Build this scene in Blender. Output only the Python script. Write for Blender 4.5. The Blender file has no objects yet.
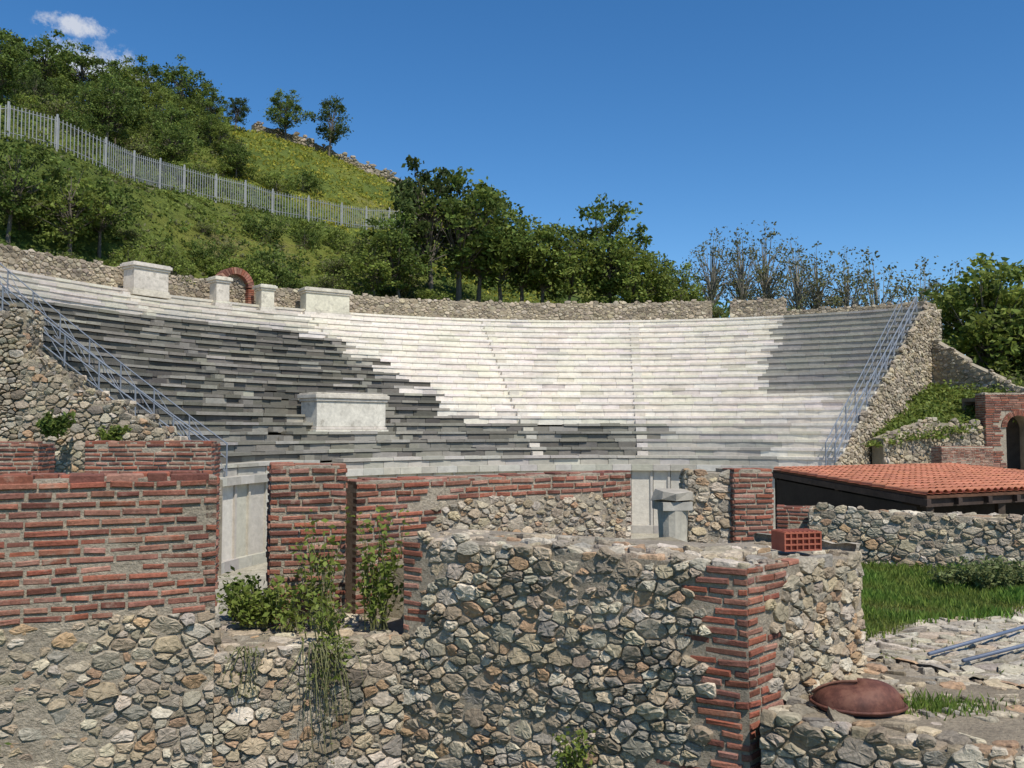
import bpy, math, random
import numpy as np
from mathutils import Vector, Matrix, noise
R=random.Random(7)
sc=bpy.context.scene
def u(a,b): return R.uniform(a,b)

# ---------------------------------------------------------------- mesh builder
class MB:
    def __init__(s): s.v=[];s.f=[];s.m=[];s.c=[]
    def add(s,vs,fs,mat=0,col=(.5,.5,.5)):
        o=len(s.v); s.v.extend(vs); s.c.extend([col]*len(vs))
        for f in fs: s.f.append(tuple(i+o for i in f)); s.m.append(mat)
    def build(s,name,mats,smooth=False,parent=None):
        me=bpy.data.meshes.new(name); me.from_pydata([tuple(p) for p in s.v],[],s.f)
        for m in mats: me.materials.append(m)
        me.polygons.foreach_set('material_index',s.m)
        at=me.color_attributes.new('Col','FLOAT_COLOR','POINT')
        a=np.ones((len(s.v),4),dtype=np.float32); a[:,:3]=np.array(s.c,dtype=np.float32).reshape(-1,3)
        at.data.foreach_set('color',a.ravel())
        if smooth: me.polygons.foreach_set('use_smooth',[True]*len(s.f))
        me.update()
        ob=bpy.data.objects.new(name,me); sc.collection.objects.link(ob)
        if parent: ob.parent=parent
        return ob
def jit(c,a=.12):
    k=1+u(-a,a); return (c[0]*k,c[1]*k*(1+u(-.03,.03)),c[2]*k*(1+u(-.05,.05)))
BOXF=[(0,3,2,1),(4,5,6,7),(0,1,5,4),(1,2,6,5),(2,3,7,6),(3,0,4,7)]
def box(mb,x0,x1,y0,y1,z0,z1,mat=0,col=(.5,.5,.5),rot=0,org=None):
    vs=[Vector(p) for p in [(x0,y0,z0),(x1,y0,z0),(x1,y1,z0),(x0,y1,z0),(x0,y0,z1),(x1,y0,z1),(x1,y1,z1),(x0,y1,z1)]]
    if org is not None:
        M=Matrix.Rotation(rot,3,'Z'); vs=[M@v+Vector(org) for v in vs]
    mb.add(vs,BOXF,mat,col)
def prism(mb,poly,z0,z1,mat=0,col=(.5,.5,.5)):
    n=len(poly); a=sum(poly[i][0]*poly[(i+1)%n][1]-poly[(i+1)%n][0]*poly[i][1] for i in range(n))
    if a<0: poly=poly[::-1]
    zt=z1 if isinstance(z1,(list,tuple)) else [z1]*n
    if a<0 and isinstance(z1,(list,tuple)): zt=list(z1)[::-1]
    vs=[(p[0],p[1],z0) for p in poly]+[(p[0],p[1],zt[i]) for i,p in enumerate(poly)]
    fs=[tuple(range(n))[::-1],tuple(range(n,2*n))]+[(i,(i+1)%n,(i+1)%n+n,i+n) for i in range(n)]
    mb.add(vs,fs,mat,col)
def tube(mb,pts,rad,n=6,mat=0,col=(.5,.5,.5)):
    pts=[Vector(p) for p in pts]
    if not isinstance(rad,(list,tuple)): rad=[rad]*len(pts)
    vs=[];fs=[]
    for i,p in enumerate(pts):
        d=(pts[min(i+1,len(pts)-1)]-pts[max(i-1,0)]).normalized()
        a=d.cross(Vector((0,0,1))) if abs(d.z)<.9 else d.cross(Vector((1,0,0)))
        a.normalize(); b=d.cross(a)
        for k in range(n):
            t=2*math.pi*k/n; vs.append(p+(a*math.cos(t)+b*math.sin(t))*rad[i])
    for i in range(len(pts)-1):
        for k in range(n):
            fs.append((i*n+k,i*n+(k+1)%n,(i+1)*n+(k+1)%n,(i+1)*n+k))
    fs.append(tuple(range(n))[::-1]); fs.append(tuple(range((len(pts)-1)*n,len(pts)*n)))
    mb.add(vs,fs,mat,col)

# ---------------------------------------------------------------- materials
def nt(name):
    m=bpy.data.materials.new(name); m.use_nodes=True; t=m.node_tree; t.nodes.clear()
    o=t.nodes.new('ShaderNodeOutputMaterial'); b=t.nodes.new('ShaderNodeBsdfPrincipled')
    t.links.new(b.outputs[0],o.inputs[0]); return m,t,b
def N(t,ty,**k):
    n=t.nodes.new(ty)
    for a,v in k.items(): setattr(n,a,v)
    return n
def noise_n(t,co,scale,det=6,rough=.6):
    n=N(t,'ShaderNodeTexNoise'); n.inputs['Scale'].default_value=scale; n.inputs['Detail'].default_value=det; n.inputs['Roughness'].default_value=rough
    t.links.new(co,n.inputs['Vector']); return n
def ramp(t,src,pts):
    r=N(t,'ShaderNodeValToRGB'); e=r.color_ramp.elements
    while len(e)<len(pts): e.new(.5)
    for i,(p,c) in enumerate(pts):
        e[i].position=p; e[i].color=(c,c,c,1) if isinstance(c,(int,float)) else (*c,1)
    t.links.new(src,r.inputs[0]); return r
def mul(t,a,b,fac=1.0,mode='MULTIPLY'):
    m=N(t,'ShaderNodeMix',data_type='RGBA',blend_type=mode); m.inputs[0].default_value=fac
    t.links.new(a,m.inputs[6]); t.links.new(b,m.inputs[7]); return m.outputs[2]
def attr_mat(name,n1=3,a1=(.65,1.2),n2=40,a2=(.75,1.2),bump=.5,bs=60,bd=.01,rough=.9,stain=None,spec=.2):
    m,t,b=nt(name); at=N(t,'ShaderNodeAttribute',attribute_name='Col'); co=N(t,'ShaderNodeTexCoord').outputs['Object']
    x=noise_n(t,co,n1,5); r1=ramp(t,x.outputs[0],[(.3,a1[0]),(.7,a1[1])])
    y=noise_n(t,co,n2,6,.7); r2=ramp(t,y.outputs[0],[(.3,a2[0]),(.7,a2[1])])
    c=mul(t,mul(t,at.outputs['Color'],r1.outputs[0]),r2.outputs[0])
    if stain:
        sc_,lo,hi,colr=stain; s=noise_n(t,co,sc_,8,.7); sr=ramp(t,s.outputs[0],[(lo,0.0),(hi,1.0)])
        mx=N(t,'ShaderNodeMix',data_type='RGBA'); t.links.new(sr.outputs[0],mx.inputs[0]); t.links.new(c,mx.inputs[6]); mx.inputs[7].default_value=(*colr,1); c=mx.outputs[2]
    t.links.new(c,b.inputs['Base Color']); b.inputs['Roughness'].default_value=rough; b.inputs['Specular IOR Level'].default_value=spec
    z=noise_n(t,co,bs,8,.7); bp=N(t,'ShaderNodeBump'); bp.inputs['Strength'].default_value=bump; bp.inputs['Distance'].default_value=bd
    t.links.new(z.outputs[0],bp.inputs['Height']); t.links.new(bp.outputs[0],b.inputs['Normal'])
    return m
M_stone=attr_mat('rubble_stone',4,(.8,1.2),28,(.65,1.35),.8,35,.025,stain=(9,.6,.76,(.17,.14,.10)))
M_stonefar=attr_mat('rubble_stone_far',.8,(.75,1.2),6,(.75,1.25),.8,8,.08)
M_brick=attr_mat('roman_brick',3,(.75,1.2),35,(.65,1.3),.7,60,.012,stain=(6,.55,.74,(.31,.235,.175)))
M_mortar=attr_mat('lime_mortar',3,(.75,1.15),30,(.7,1.25),1.0,30,.04,stain=(5,.56,.76,(.25,.205,.15)))
M_marble=attr_mat('seat_marble',.35,(.90,1.06),3.5,(.84,1.12),.6,9,.04,stain=(.9,.62,.85,(.42,.38,.31)))
M_marblec=attr_mat('carved_marble',1,(.8,1.1),6,(.8,1.15),.4,12,.02,stain=(2.2,.54,.72,(.28,.25,.20)))
M_dirt=attr_mat('dirt',1.5,(.7,1.2),14,(.6,1.3),1,18,.05)
M_metal=attr_mat('painted_steel',2,(.85,1.1),20,(.9,1.1),.1,40,.002,.5,spec=.4)
M_tile=attr_mat('clay_tile',1.2,(.8,1.15),10,(.8,1.15),.3,30,.01,.8,stain=(2,.62,.82,(.34,.15,.08)))
M_wood=attr_mat('dark_timber',2,(.7,1.2),12,(.7,1.2),.4,30,.01,.8)
M_bark=attr_mat('bark',2,(.7,1.2),12,(.7,1.2),.6,20,.03,.95)
def leaf_mat(name,tr=.35):
    m,t,b=nt(name); at=N(t,'ShaderNodeAttribute',attribute_name='Col')
    t.links.new(at.outputs['Color'],b.inputs['Base Color']); b.inputs['Roughness'].default_value=.6; b.inputs['Specular IOR Level'].default_value=.15
    tl=N(t,'ShaderNodeBsdfTranslucent'); g=N(t,'ShaderNodeHueSaturation'); g.inputs['Value'].default_value=1.4; g.inputs['Hue'].default_value=.485
    t.links.new(at.outputs['Color'],g.inputs['Color']); t.links.new(g.outputs[0],tl.inputs[0])
    mx=N(t,'ShaderNodeMixShader'); mx.inputs[0].default_value=tr; t.links.new(b.outputs[0],mx.inputs[1]); t.links.new(tl.outputs[0],mx.inputs[2])
    o=[n for n in t.nodes if n.type=='OUTPUT_MATERIAL'][0]; t.links.new(mx.outputs[0],o.inputs[0]); return m
M_leaf=leaf_mat('foliage')
def hill_mat():
    m,t,b=nt('hill_grass'); co=N(t,'ShaderNodeTexCoord').outputs['Object']
    a=noise_n(t,co,.09,6,.6); r=ramp(t,a.outputs[0],[(.35,(.09,.13,.03)),(.5,(.155,.19,.04)),(.62,(.21,.22,.045)),(.75,(.22,.18,.09))])
    c=noise_n(t,co,1.6,8,.75); r2=ramp(t,c.outputs[0],[(.3,.6),(.7,1.35)]); x=mul(t,r.outputs[0],r2.outputs[0])
    t.links.new(x,b.inputs['Base Color']); b.inputs['Roughness'].default_value=.95; b.inputs['Specular IOR Level'].default_value=.1
    z=noise_n(t,co,3,8,.75); bp=N(t,'ShaderNodeBump'); bp.inputs['Strength'].default_value=1; bp.inputs['Distance'].default_value=.5
    t.links.new(z.outputs[0],bp.inputs['Height']); t.links.new(bp.outputs[0],b.inputs['Normal']); return m
M_hill=hill_mat()

# ---------------------------------------------------------------- masonry
STC=[(.43,.355,.25),(.34,.28,.20),(.49,.415,.305),(.25,.21,.155),(.45,.36,.24),(.36,.315,.245),(.52,.45,.345),(.40,.265,.16),(.29,.26,.205),(.39,.33,.245),(.31,.245,.17)]
STF=[(.38,.315,.225),(.32,.265,.19),(.45,.385,.285),(.26,.215,.16),(.41,.34,.235)]
BRC=[(.27,.10,.063),(.22,.085,.056),(.31,.13,.085),(.25,.12,.082),(.165,.068,.048),(.33,.17,.12),(.23,.105,.075),(.28,.095,.058)]
MORT=(.42,.355,.265)
def darts(w,h,s):
    g={};pts=[];cs=s
    for _ in range(int(w*h/(s*s)*11)+8):
        x=u(0,w);y=u(0,h);r=s*R.choice([.5,.7,.85,1.0,1.15,1.4,1.75]); ci=int(x/cs);cj=int(y/cs);ok=True
        for i in range(ci-2,ci+3):
            for j in range(cj-2,cj+3):
                for (px,py,pr) in g.get((i,j),()):
                    if (px-x)**2+(py-y)**2<(.5*(pr+r))**2: ok=False;break
                if not ok:break
            if not ok:break
        if ok: g.setdefault((ci,cj),[]).append((x,y,r)); pts.append((x,y,r))
    return pts,g
def clip(poly,mx,my,nx,ny):
    out=[];n=len(poly)
    for i in range(n):
        a=poly[i];b=poly[(i+1)%n]; da=(a[0]-mx)*nx+(a[1]-my)*ny; db=(b[0]-mx)*nx+(b[1]-my)*ny
        if da<=0: out.append(a)
        if (da<0<db) or (db<0<da):
            t=da/(da-db); out.append((a[0]+(b[0]-a[0])*t,a[1]+(b[1]-a[1])*t))
    return out
def stones(mb,O,U,V,Nn,w,h,size=.15,gap=.014,bulge=.035,keep=None,mat=0,lod=2,asp=1.6,cols=STC,ca=.16,tint=None):
    O=Vector(O);U=Vector(U);V=Vector(V);Nn=Vector(Nn); H=h*asp
    pts,g=darts(w,H,size)
    for (x,y,r) in pts:
        if keep and not keep(x,y/asp): continue
        q=size*1.6; poly=[(max(0,x-q),max(0,y-q)),(min(w,x+q),max(0,y-q)),(min(w,x+q),min(H,y+q)),(max(0,x-q),min(H,y+q))]
        ci=int(x/size);cj=int(y/size);nb=[]
        for i in range(ci-3,ci+4):
            for j in range(cj-3,cj+4):
                for p in g.get((i,j),()):
                    if p[0]!=x or p[1]!=y:
                        d=math.hypot(p[0]-x,p[1]-y); nb.append((d,p))
        nb.sort(key=lambda z:z[0])
        gg=gap*u(.5,1.6)
        for d,p in nb[:18]:
            nx=(p[0]-x)/d;ny=(p[1]-y)/d; k=d*.5+ (r-p[2])*.25
            k=max(d*.25,min(d*.75,k))-gg*.5
            poly=clip(poly,x+nx*k,y+ny*k,nx,ny)
            if len(poly)<3:break
        if len(poly)<3: continue
        P=[]
        n=len(poly)
        for i in range(n):
            a=poly[i];b=poly[(i+1)%n]
            if lod>=1:
                L=math.hypot(a[0]-b[0],a[1]-b[1])
                if L<size*.12: P.append(((a[0]+b[0])/2,(a[1]+b[1])/2)); continue
                e=u(.05,.2); P.append((a[0]*(1-e)+b[0]*e,a[1]*(1-e)+b[1]*e))
                if L>size*.45: P.append(((a[0]+b[0])/2+u(-.1,.1)*L,(a[1]+b[1])/2+u(-.1,.1)*L))
                e=u(.05,.2); P.append((a[0]*e+b[0]*(1-e),a[1]*e+b[1]*(1-e)))
            else: P.append(a)
        n=len(P)
        cx=sum(p[0] for p in P)/n; cy=sum(p[1] for p in P)/n
        bl=bulge*u(.4,1.45); tx=u(-.2,.2);ty=u(-.26,.18)
        w0=O+U*cx+V*(cy/asp); off=0 if abs(Nn.z)>.5 else noise.noise(w0*1.3)*.03+ (u(-.012,.004) if lod>1 else 0)
        rings=[(1.0,-1.2),(.985,.25),(.89,.85),(.5,1.0)] if lod>=2 else [(1.0,-.9),(.86,.7)]
        vs=[]
        for k,(s_,d_) in enumerate(rings):
            for p in P:
                js=s_*(1+(u(-.05,.05) if k else 0)); dx=(p[0]-cx)*js;dy=(p[1]-cy)*js
                dep=bl*d_ + off+(tx*dx+ty*dy if k else -.02) + (u(-.22,.22)*bl if k else 0)
                vs.append(O+U*(cx+dx)+V*((cy+dy)/asp)+Nn*dep)
        vs.append(O+U*cx+V*(cy/asp)+Nn*(off+bl*u(.8,1.15)))
        fs=[]
        K=len(rings)
        for k in range(K-1):
            for i in range(n): fs.append((k*n+i,k*n+(i+1)%n,(k+1)*n+(i+1)%n,(k+1)*n+i))
        for i in range(n): fs.append(((K-1)*n+i,(K-1)*n+(i+1)%n,K*n))
        c=jit(R.choice(cols),ca)
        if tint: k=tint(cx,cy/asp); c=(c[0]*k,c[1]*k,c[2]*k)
        mb.add(vs,fs,mat,c)
def bricks(mb,O,U,V,Nn,w,h,ch=.07,bh=.042,L=(.14,.31),keep=None,mat=1,proud=.014,dep=.08,miss=.015,cols=BRC):
    O=Vector(O);U=Vector(U);V=Vector(V);Nn=Vector(Nn)
    nr=int(h/ch)
    for r in range(nr):
        y0=r*ch+u(-.003,.003); x=-u(0,.15)
        while x<w:
            l=u(*L); a=max(x,0);b=min(x+l,w); x+=l+u(.012,.03)
            if b-a<.04: continue
            if keep and not keep((a+b)/2,y0+bh/2,a,b): continue
            if R.random()<miss: continue
            w0=O+U*a+V*y0
            if noise.noise(w0*2.3+Vector((5,5,5)))>.5 and R.random()<.5: continue
            pr=proud+u(-.009,.009)+noise.noise(w0*1.5)*.012; e=.007; t=u(-.005,.005); hh=bh*u(.85,1.1)
            c=[(a,y0+t,-dep),(b,y0-t,-dep),(b,y0+hh-t,-dep),(a,y0+hh+t,-dep),
               (a,y0+t,pr-e),(b,y0-t,pr-e),(b,y0+hh-t,pr-e),(a,y0+hh+t,pr-e),
               (a+e*u(.5,2),y0+t+e,pr+u(-.004,.003)),(b-e*u(.5,2),y0-t+e,pr+u(-.004,.003)),(b-e*u(.5,2),y0+hh-t-e,pr+u(-.004,.003)),(a+e*u(.5,2),y0+hh+t-e,pr+u(-.004,.003))]
            vs=[O+U*p[0]+V*p[1]+Nn*p[2] for p in c]
            fs=[(0,1,5,4),(1,2,6,5),(2,3,7,6),(3,0,4,7),(4,5,9,8),(5,6,10,9),(6,7,11,10),(7,4,8,11),(8,9,10,11)]
            mb.add(vs,fs,mat,jit(R.choice(cols),.22))
def face(P,Q):
    P=Vector((P[0],P[1],0));Q=Vector((Q[0],Q[1],0)); d=Q-P; L=d.length; d.normalize(); return P,d,Vector((d.y,-d.x,0)),L
WM=[M_stone,M_brick,M_mortar]
WMF=[M_stonefar,M_brick,M_mortar]
Z=Vector((0,0,1))
def wallface(mb,P,Q,z0,z1,mode='s',region=None,size=.15,top=None,lod=2,bulge=.03,gap=.014,**kw):
    p,d,n,L=face(P,Q); O=Vector((p.x,p.y,z0)); h=z1-z0
    tf=top or (lambda s:z1)
    if mode!='b':
        stones(mb,O,d,Z,n,L,h,size,gap,bulge,lambda s,v:(v+z0<tf(s)-.02) and not(region and region(s,v+z0)),0,lod,**kw)
    if mode=='b' or region:
        bricks(mb,O,d,Z,n,L,h,keep=lambda s,v,a,b:(v+z0<tf(s)-.01) and (mode=='b' or region(s,v+z0)))
def topstones(mb,P,Q,depth,z,size=.15,keep=None,bulge=.03,**kw):
    p,d,n,L=face(P,Q); stones(mb,Vector((p.x,p.y,z)),d,-n,Z,L,depth,size,.022,bulge,keep,asp=1,**kw)
def ext(P,Q,t):
    p,d,n,L=face(P,Q); return (P[0]-n.x*t,P[1]-n.y*t),(Q[0]-n.x*t,Q[1]-n.y*t)
def rectfoot(P,Q,t):
    a,b=ext(P,Q,t); return [P,Q,b,a]
def brickblock(mb,P,Q,t,z0,z1,top=True):
    f=rectfoot(P,Q,t); prism(mb,f,z0,z1-.03,2,MORT)
    for i in range(4): wallface(mb,f[i],f[(i+1)%4],z0,z1,'b')
    if top:
        p,d,n,L=face(P,Q); bricks(mb,(P[0],P[1],z1-.035),d,-n,Z,L,t,ch=.2,bh=.17,proud=.02,dep=.02,miss=.12)

# --- foreground left wall
mb=MB(); A0=(-5.6,5.807);A1=(-2.35,7.2)
a,b=ext(A0,A1,.65)
prism(mb,[A0,A1,b,a],-3.8,-.37,2,MORT)
regA=lambda s,z: z>-1.40+.035*math.sin(s*2.1)+.03*math.sin(s*7)
wallface(mb,A0,A1,-3.8,-.345,'s',region=regA,size=.112,bulge=.022,gap=.02)
wallface(mb,A1,b,-3.8,-1.40,'s',size=.125); wallface(mb,A1,b,-1.40,-.345,'b')
p,d,n,L=face(A0,A1)
bricks(mb,(A0[0],A0[1],-.365),d,-n,Z,L,.65,ch=.2,bh=.17,mat=1,proud=.02,dep=.03,miss=.15)
mb.build('brick_and_rubble_wall',WM)

# --- low rubble wall with ledge
mb=MB(); C0=(-.929,7.81)
prism(mb,[A1,C0,(-.1,8.9),(-1.2,9.6),(-2.9,8.7)],-3.8,-1.78,2,(.34,.29,.22))
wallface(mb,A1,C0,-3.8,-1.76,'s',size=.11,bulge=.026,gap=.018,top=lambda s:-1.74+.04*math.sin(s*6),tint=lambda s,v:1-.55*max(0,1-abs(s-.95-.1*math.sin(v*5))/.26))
topstones(mb,A1,C0,1.2,-1.79,.15,bulge=.025)
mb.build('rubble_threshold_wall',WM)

# --- brick pier
mb=MB(); B0=(-2.20,8.25);B1=(-1.55,8.44)
brickblock(mb,B0,B1,.75,-1.8,-.30)
mb.build('brick_pier',WM)

# --- long brick/rubble wall behind
mb=MB(); D0=(-1.50,8.72);D1=(1.41,10.75)
f=rectfoot(D0,D1,.6); prism(mb,f,-5.2,-.50,2,MORT)
reg=lambda s,z:(z>-.70-.02*s+.02*math.sin(s*9)) or s<.85
wallface(mb,D0,D1,-1.9,-.45,'s',region=reg,size=.10,gap=.018,bulge=.025,top=lambda s:-.44-.022*s)
wallface(mb,D1,f[2],-3.5,-.48,'b')
p,d,n,L=face(D0,D1); bricks(mb,(D0[0],D0[1],-.51),d,-n,Z,L,.6,ch=.2,bh=.17,proud=.02,dep=.02,miss=.2)
mb.build('brick_capped_rubble_wall',WM)

# --- main rubble wall
mb=MB(); C1=(1.62,6.25);C2=(2.84,7.4);C3=(2.2,8.15)
p,d,n,L=face(C0,C1)
Cb=(C0[0]+.42,C0[1]+.75)
prism(mb,[C0,C1,C2,C3,(1.75,7.75),Cb],-3.8,[-.93,-.95,-1.03,-1.0,-.97,-.93],2,(.40,.335,.25))
LC=L
def regC(s,z):
    k=int((z+9)/.21)%2; w=.40 if k else .27
    if z<-2.35: w=.75
    if s>LC-w: return True
    return s<(.26 if k else .16) and z>-1.7
def topC(s): return -.88-.02*s/3+.03*math.sin(s*5)+.02*math.sin(s*13)
wallface(mb,C0,C1,-3.8,-.86,'s',region=regC,size=.112,top=topC,bulge=.030,gap=.014)
L2=face(C1,C2)[3]
wallface(mb,C1,C2,-2.6,-.90,'s',region=lambda s,z: s<(.42 if int((z+9)/.21)%2 else .28) or (z>-1.02 and s<.75),size=.115,top=lambda s:-.91-.06*s,bulge=.034)
wallface(mb,C2,C3,-2.4,-.92,'s',size=.14)
topstones(mb,C0,C1,.8,-.945,.14,keep=lambda s,v:s>.1 and R.random()<.8,bulge=.026)
stones(mb,(C1[0],C1[1],-.965),Vector((C2[0]-C1[0],C2[1]-C1[1],-.06)).normalized(),-face(C1,C2)[2],Z,L2,.9,.14,.03,.03,lambda s,v:R.random()<.8,asp=1)
mb.build('rubble_wall',WM)
mb=MB(); prism(mb,[(-.6,8.35),(1.95,7.6),(2.4,8.3),(1.9,10.9),(1.35,10.6),(-1.3,8.75)],-5.2,-1.28,0,(.34,.29,.20))
topstones(mb,(-.2,8.4),(2.0,7.9),2.2,-1.29,.2,keep=lambda s,v:R.random()<.5)
mb.m=[0]*len(mb.m); mb.build('earth_fill',[M_dirt])

# --- right-hand low rubble foundation
mb=MB(); G=[(1.66,6.12),(5.5,3.75),(6.5,5.4),(2.85,7.35)]
prism(mb,G,-3.6,-1.94,2,(.33,.27,.19))
wallface(mb,G[0],G[1],-3.0,-1.87,'s',size=.12,bulge=.03,gap=.015)
topstones(mb,G[0],G[1],.4,-1.94,.16,bulge=.025)
topstones(mb,(1.95,6.55),(5.6,4.3),1.2,-1.945,.13,keep=lambda s,v:R.random()<.55,bulge=.018)
mb.build('rubble_foundation',WM)
mb=MB(); Hh=[(2.93,7.75),(3.85,6.6),(4.7,5.8)]
for i in range(2):
    ff=rectfoot(Hh[i],Hh[i+1],.36)
    prism(mb,ff,-2.4,-2.0,2,(.36,.31,.24))
    for k in range(4): wallface(mb,ff[k],ff[(k+1)%4],-2.3,-1.96,'s',size=.12,bulge=.03)
    topstones(mb,Hh[i],Hh[i+1],.36,-2.0,.15,bulge=.03)
mb.build('low_rubble_kerb_wall',WM)

# --- piers beyond
mb=MB()
brickblock(mb,(2.95,12.0),(3.48,12.1),.6,-3.0,-.50)
ff=rectfoot((2.35,12.1),(2.94,12.1),.5); prism(mb,ff,-3,-.58,2,MORT)
wallface(mb,(2.35,12.1),(2.94,12.1),-3,-.53,'s',size=.12,gap=.018); wallface(mb,(2.35,12.6),(2.35,12.1),-3,-.53,'s',size=.13)
mb.build('ruined_rubble_and_brick_pier',WM)
mb=MB(); F0=(4.95,15.1);F1=(9.6,13.1)
ff=rectfoot(F0,F1,.6); prism(mb,ff,-2.6,-1.36,2,MORT)
wallface(mb,F0,F1,-2.4,-1.2,'s',size=.15,gap=.02,top=lambda s:-1.28+.05*math.sin(s*3)+(.08 if s>3.2 else 0)-(.14 if 2.2<s<3 else 0),bulge=.035)
wallface(mb,ff[3],F0,-2.4,-1.3,'s',size=.17)
topstones(mb,F0,F1,.6,-1.37,.18,keep=lambda s,v:R.random()<.8)
brickblock(mb,(4.65,15.9),(5.3,15.7),.5,-2.4,-1.33)
mb.build('rubble_boundary_wall',WM)
mb=MB(); brickblock(mb,(-6.62,14.0),(-4.73,14.2),.6,-2.5,-.16); mb.build('low_brick_wall',WM)
mb=MB(); brickblock(mb,(-9.6,13.8),(-7.35,14.0),.6,-2.5,-.17); mb.build('low_brick_wall',WM)
# stepped rubble ruin mid-left
mb=MB()
def topJ(x):
    for a_,z_ in [(-12.15,3.0),(-11.7,1.75),(-10.9,1.35),(-10.3,.95),(-9.6,.7),(-9.0,.35),(-8.5,.05)]:
        if x<a_: return z_
    return -.2
J0=(-17,22.4);J1=(-8.2,22.0)
xs=[-17,-12.15,-11.7,-10.9,-10.3,-9.6,-9.0,-8.5,-8.2]
for i in range(len(xs)-1):
    yy=22.4-.4*(xs[i]+17)/8.8
    prism(mb,[(xs[i],yy),(xs[i+1],yy),(xs[i+1],yy+.8),(xs[i],yy+.8)],-5.2,topJ(xs[i]+.01)-.06,2,(.34,.29,.21))
    wallface(mb,(xs[i+1],yy),(xs[i+1],yy+.8),topJ(xs[i+1]+.01)-.2,topJ(xs[i]+.01)+.05,'s',size=.2,bulge=.05,lod=1,cols=STF+STC)
    topstones(mb,(xs[i],yy),(xs[i+1],yy),.8,topJ(xs[i]+.01)-.06,.2,bulge=.06,lod=1,cols=STF)
wallface(mb,J0,J1,-2.2,3.2,'s',size=.19,bulge=.045,gap=.022,lod=1,cols=STF+STC,top=lambda s:topJ(-17+s)+.12*math.sin(s*7))
mb.build('stepped_rubble_ruin',WMF)

# ---------------------------------------------------------------- theatre
CX,CY=5.0,30.0; R0=16.0; TR=.66; RI=.41; NR=22; ZB=-1.7; TH0,TH1=50,165
def thE(r): return 165+6*(1-max(0,min(1,(r-16)/15)))
def pol(r,t,z): t=math.radians(t); return Vector((CX+r*math.cos(t),CY+r*math.sin(t),z))
def zs(r): return ZB+RI*((r-R0)/TR+1)
def pblock(mb,r0,r1,t0,t1,z0,z1,mat,col,dz=0):
    vs=[pol(r0,t0,z0),pol(r0,t1,z0),pol(r1,t1,z0),pol(r1,t0,z0),pol(r0,t0,z1+dz),pol(r0,t1,z1),pol(r1,t1,z1),pol(r1,t0,z1+dz)]
    mb.add(vs,[tuple(reversed(f)) for f in BOXF],mat,col)
def oldz(th,row): return th>107.5+1.1*row+1.8*math.sin(row*2.3) and row<=17
def scol(th,row,slab):
    W=(.73,.665,.565)
    if oldz(th,row) and row>4:
        if R.random()<.05: return jit((.38,.35,.29),.15)
        return jit(R.choice([(.13,.12,.098),(.10,.092,.077),(.165,.152,.126)]) if not slab else R.choice([(.155,.144,.117),(.21,.193,.157),(.29,.268,.22)]),.16)
    if th<66 and row>8: return jit((.32,.295,.25) if not slab else (.37,.345,.295),.08)
    if row<=4 and th>62:
        if th<80 and row>=3: return jit((.56,.51,.43),.12)
        if th<84 and row<=2: return jit((.42,.39,.33),.15)
        if row==0: return jit((.42,.39,.33),.18)
        return jit(R.choice([(.15,.138,.113),(.19,.176,.145),(.26,.24,.2)]) if not slab else R.choice([(.22,.204,.167),(.32,.30,.25)]),.18)
    if row>17 and th>127: return jit((.55,.50,.42),.13)
    if R.random()<.05: return jit((.58,.525,.44),.1)
    return jit(W,.045)
mb=MB()
AIS=[66,84,103,125,147]
for i in range(NR):
    rf=R0+TR*i; zt=ZB+RI*(i+1); te=thE(rf)
    for slab in (0,1):
        t=TH0
        while t<te:
            dt=math.degrees(u(.8,1.6)/rf); t2=min(te,t+dt)
            if te-t2<.6: t2=te
            tm=(t+t2)/2; c=scol(tm,i,slab)
            old=oldz(tm,i) or (i<=4 and tm>86); j=.05 if old else .01; jz=.03 if old else .005
            g=math.degrees((.008 if old else .005)/rf)
            if slab:
                if not(old and R.random()<.03):
                    pblock(mb,rf+u(-j,j),rf+TR+.12,t+g,t2-g,zt-.13,zt+u(-jz,jz),0,c,dz=u(-jz,jz)*.5)
            else:
                pblock(mb,rf+(.075 if old else .045)+u(-j,j)*.5,rf+TR+.3,t+g,t2-g,zt-RI-.06,zt-.131-jz,0,c)
            t=t2
    for A in AIS:
        w=math.degrees(.28/rf)
        if i>0 and A!=66: pblock(mb,rf-.30,rf+.02,A-w,A+w,zt-RI-.01,zt-RI*.5,0,jit((.62,.565,.475) if not oldz(A,i) else (.25,.23,.19),.1))
t=TH0
while t<TH1:
    t2=min(TH1,t+2.2); pblock(mb,R0+TR*NR+.1,R0+TR*NR+1.2,t,t2,6.6,7.30+u(0,.02),0,jit((.55,.51,.43),.1)); t=t2
t=TH0
while t<171:
    t2=min(171,t+u(3.0,5.0)); g=.05
    pblock(mb,15.95,16.4,t+g,t2-g,-5.2,-2.05,0,jit((.55,.51,.42),.18))
    pblock(mb,15.86,16.4,t+g,t+.5,-5.2,-2.06,0,jit((.50,.46,.38),.1))
    pblock(mb,15.7,16.5,t+g*.5,t2-g*.5,-2.04,-1.74,0,jit((.46,.43,.36),.18))
    pblock(mb,15.75,16.4,t+g*.5,t2-g*.5,-5.2,-4.8,0,jit((.45,.42,.36),.12))
    t=t2
thea=mb.build('theatre_seating',[M_marble])
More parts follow.
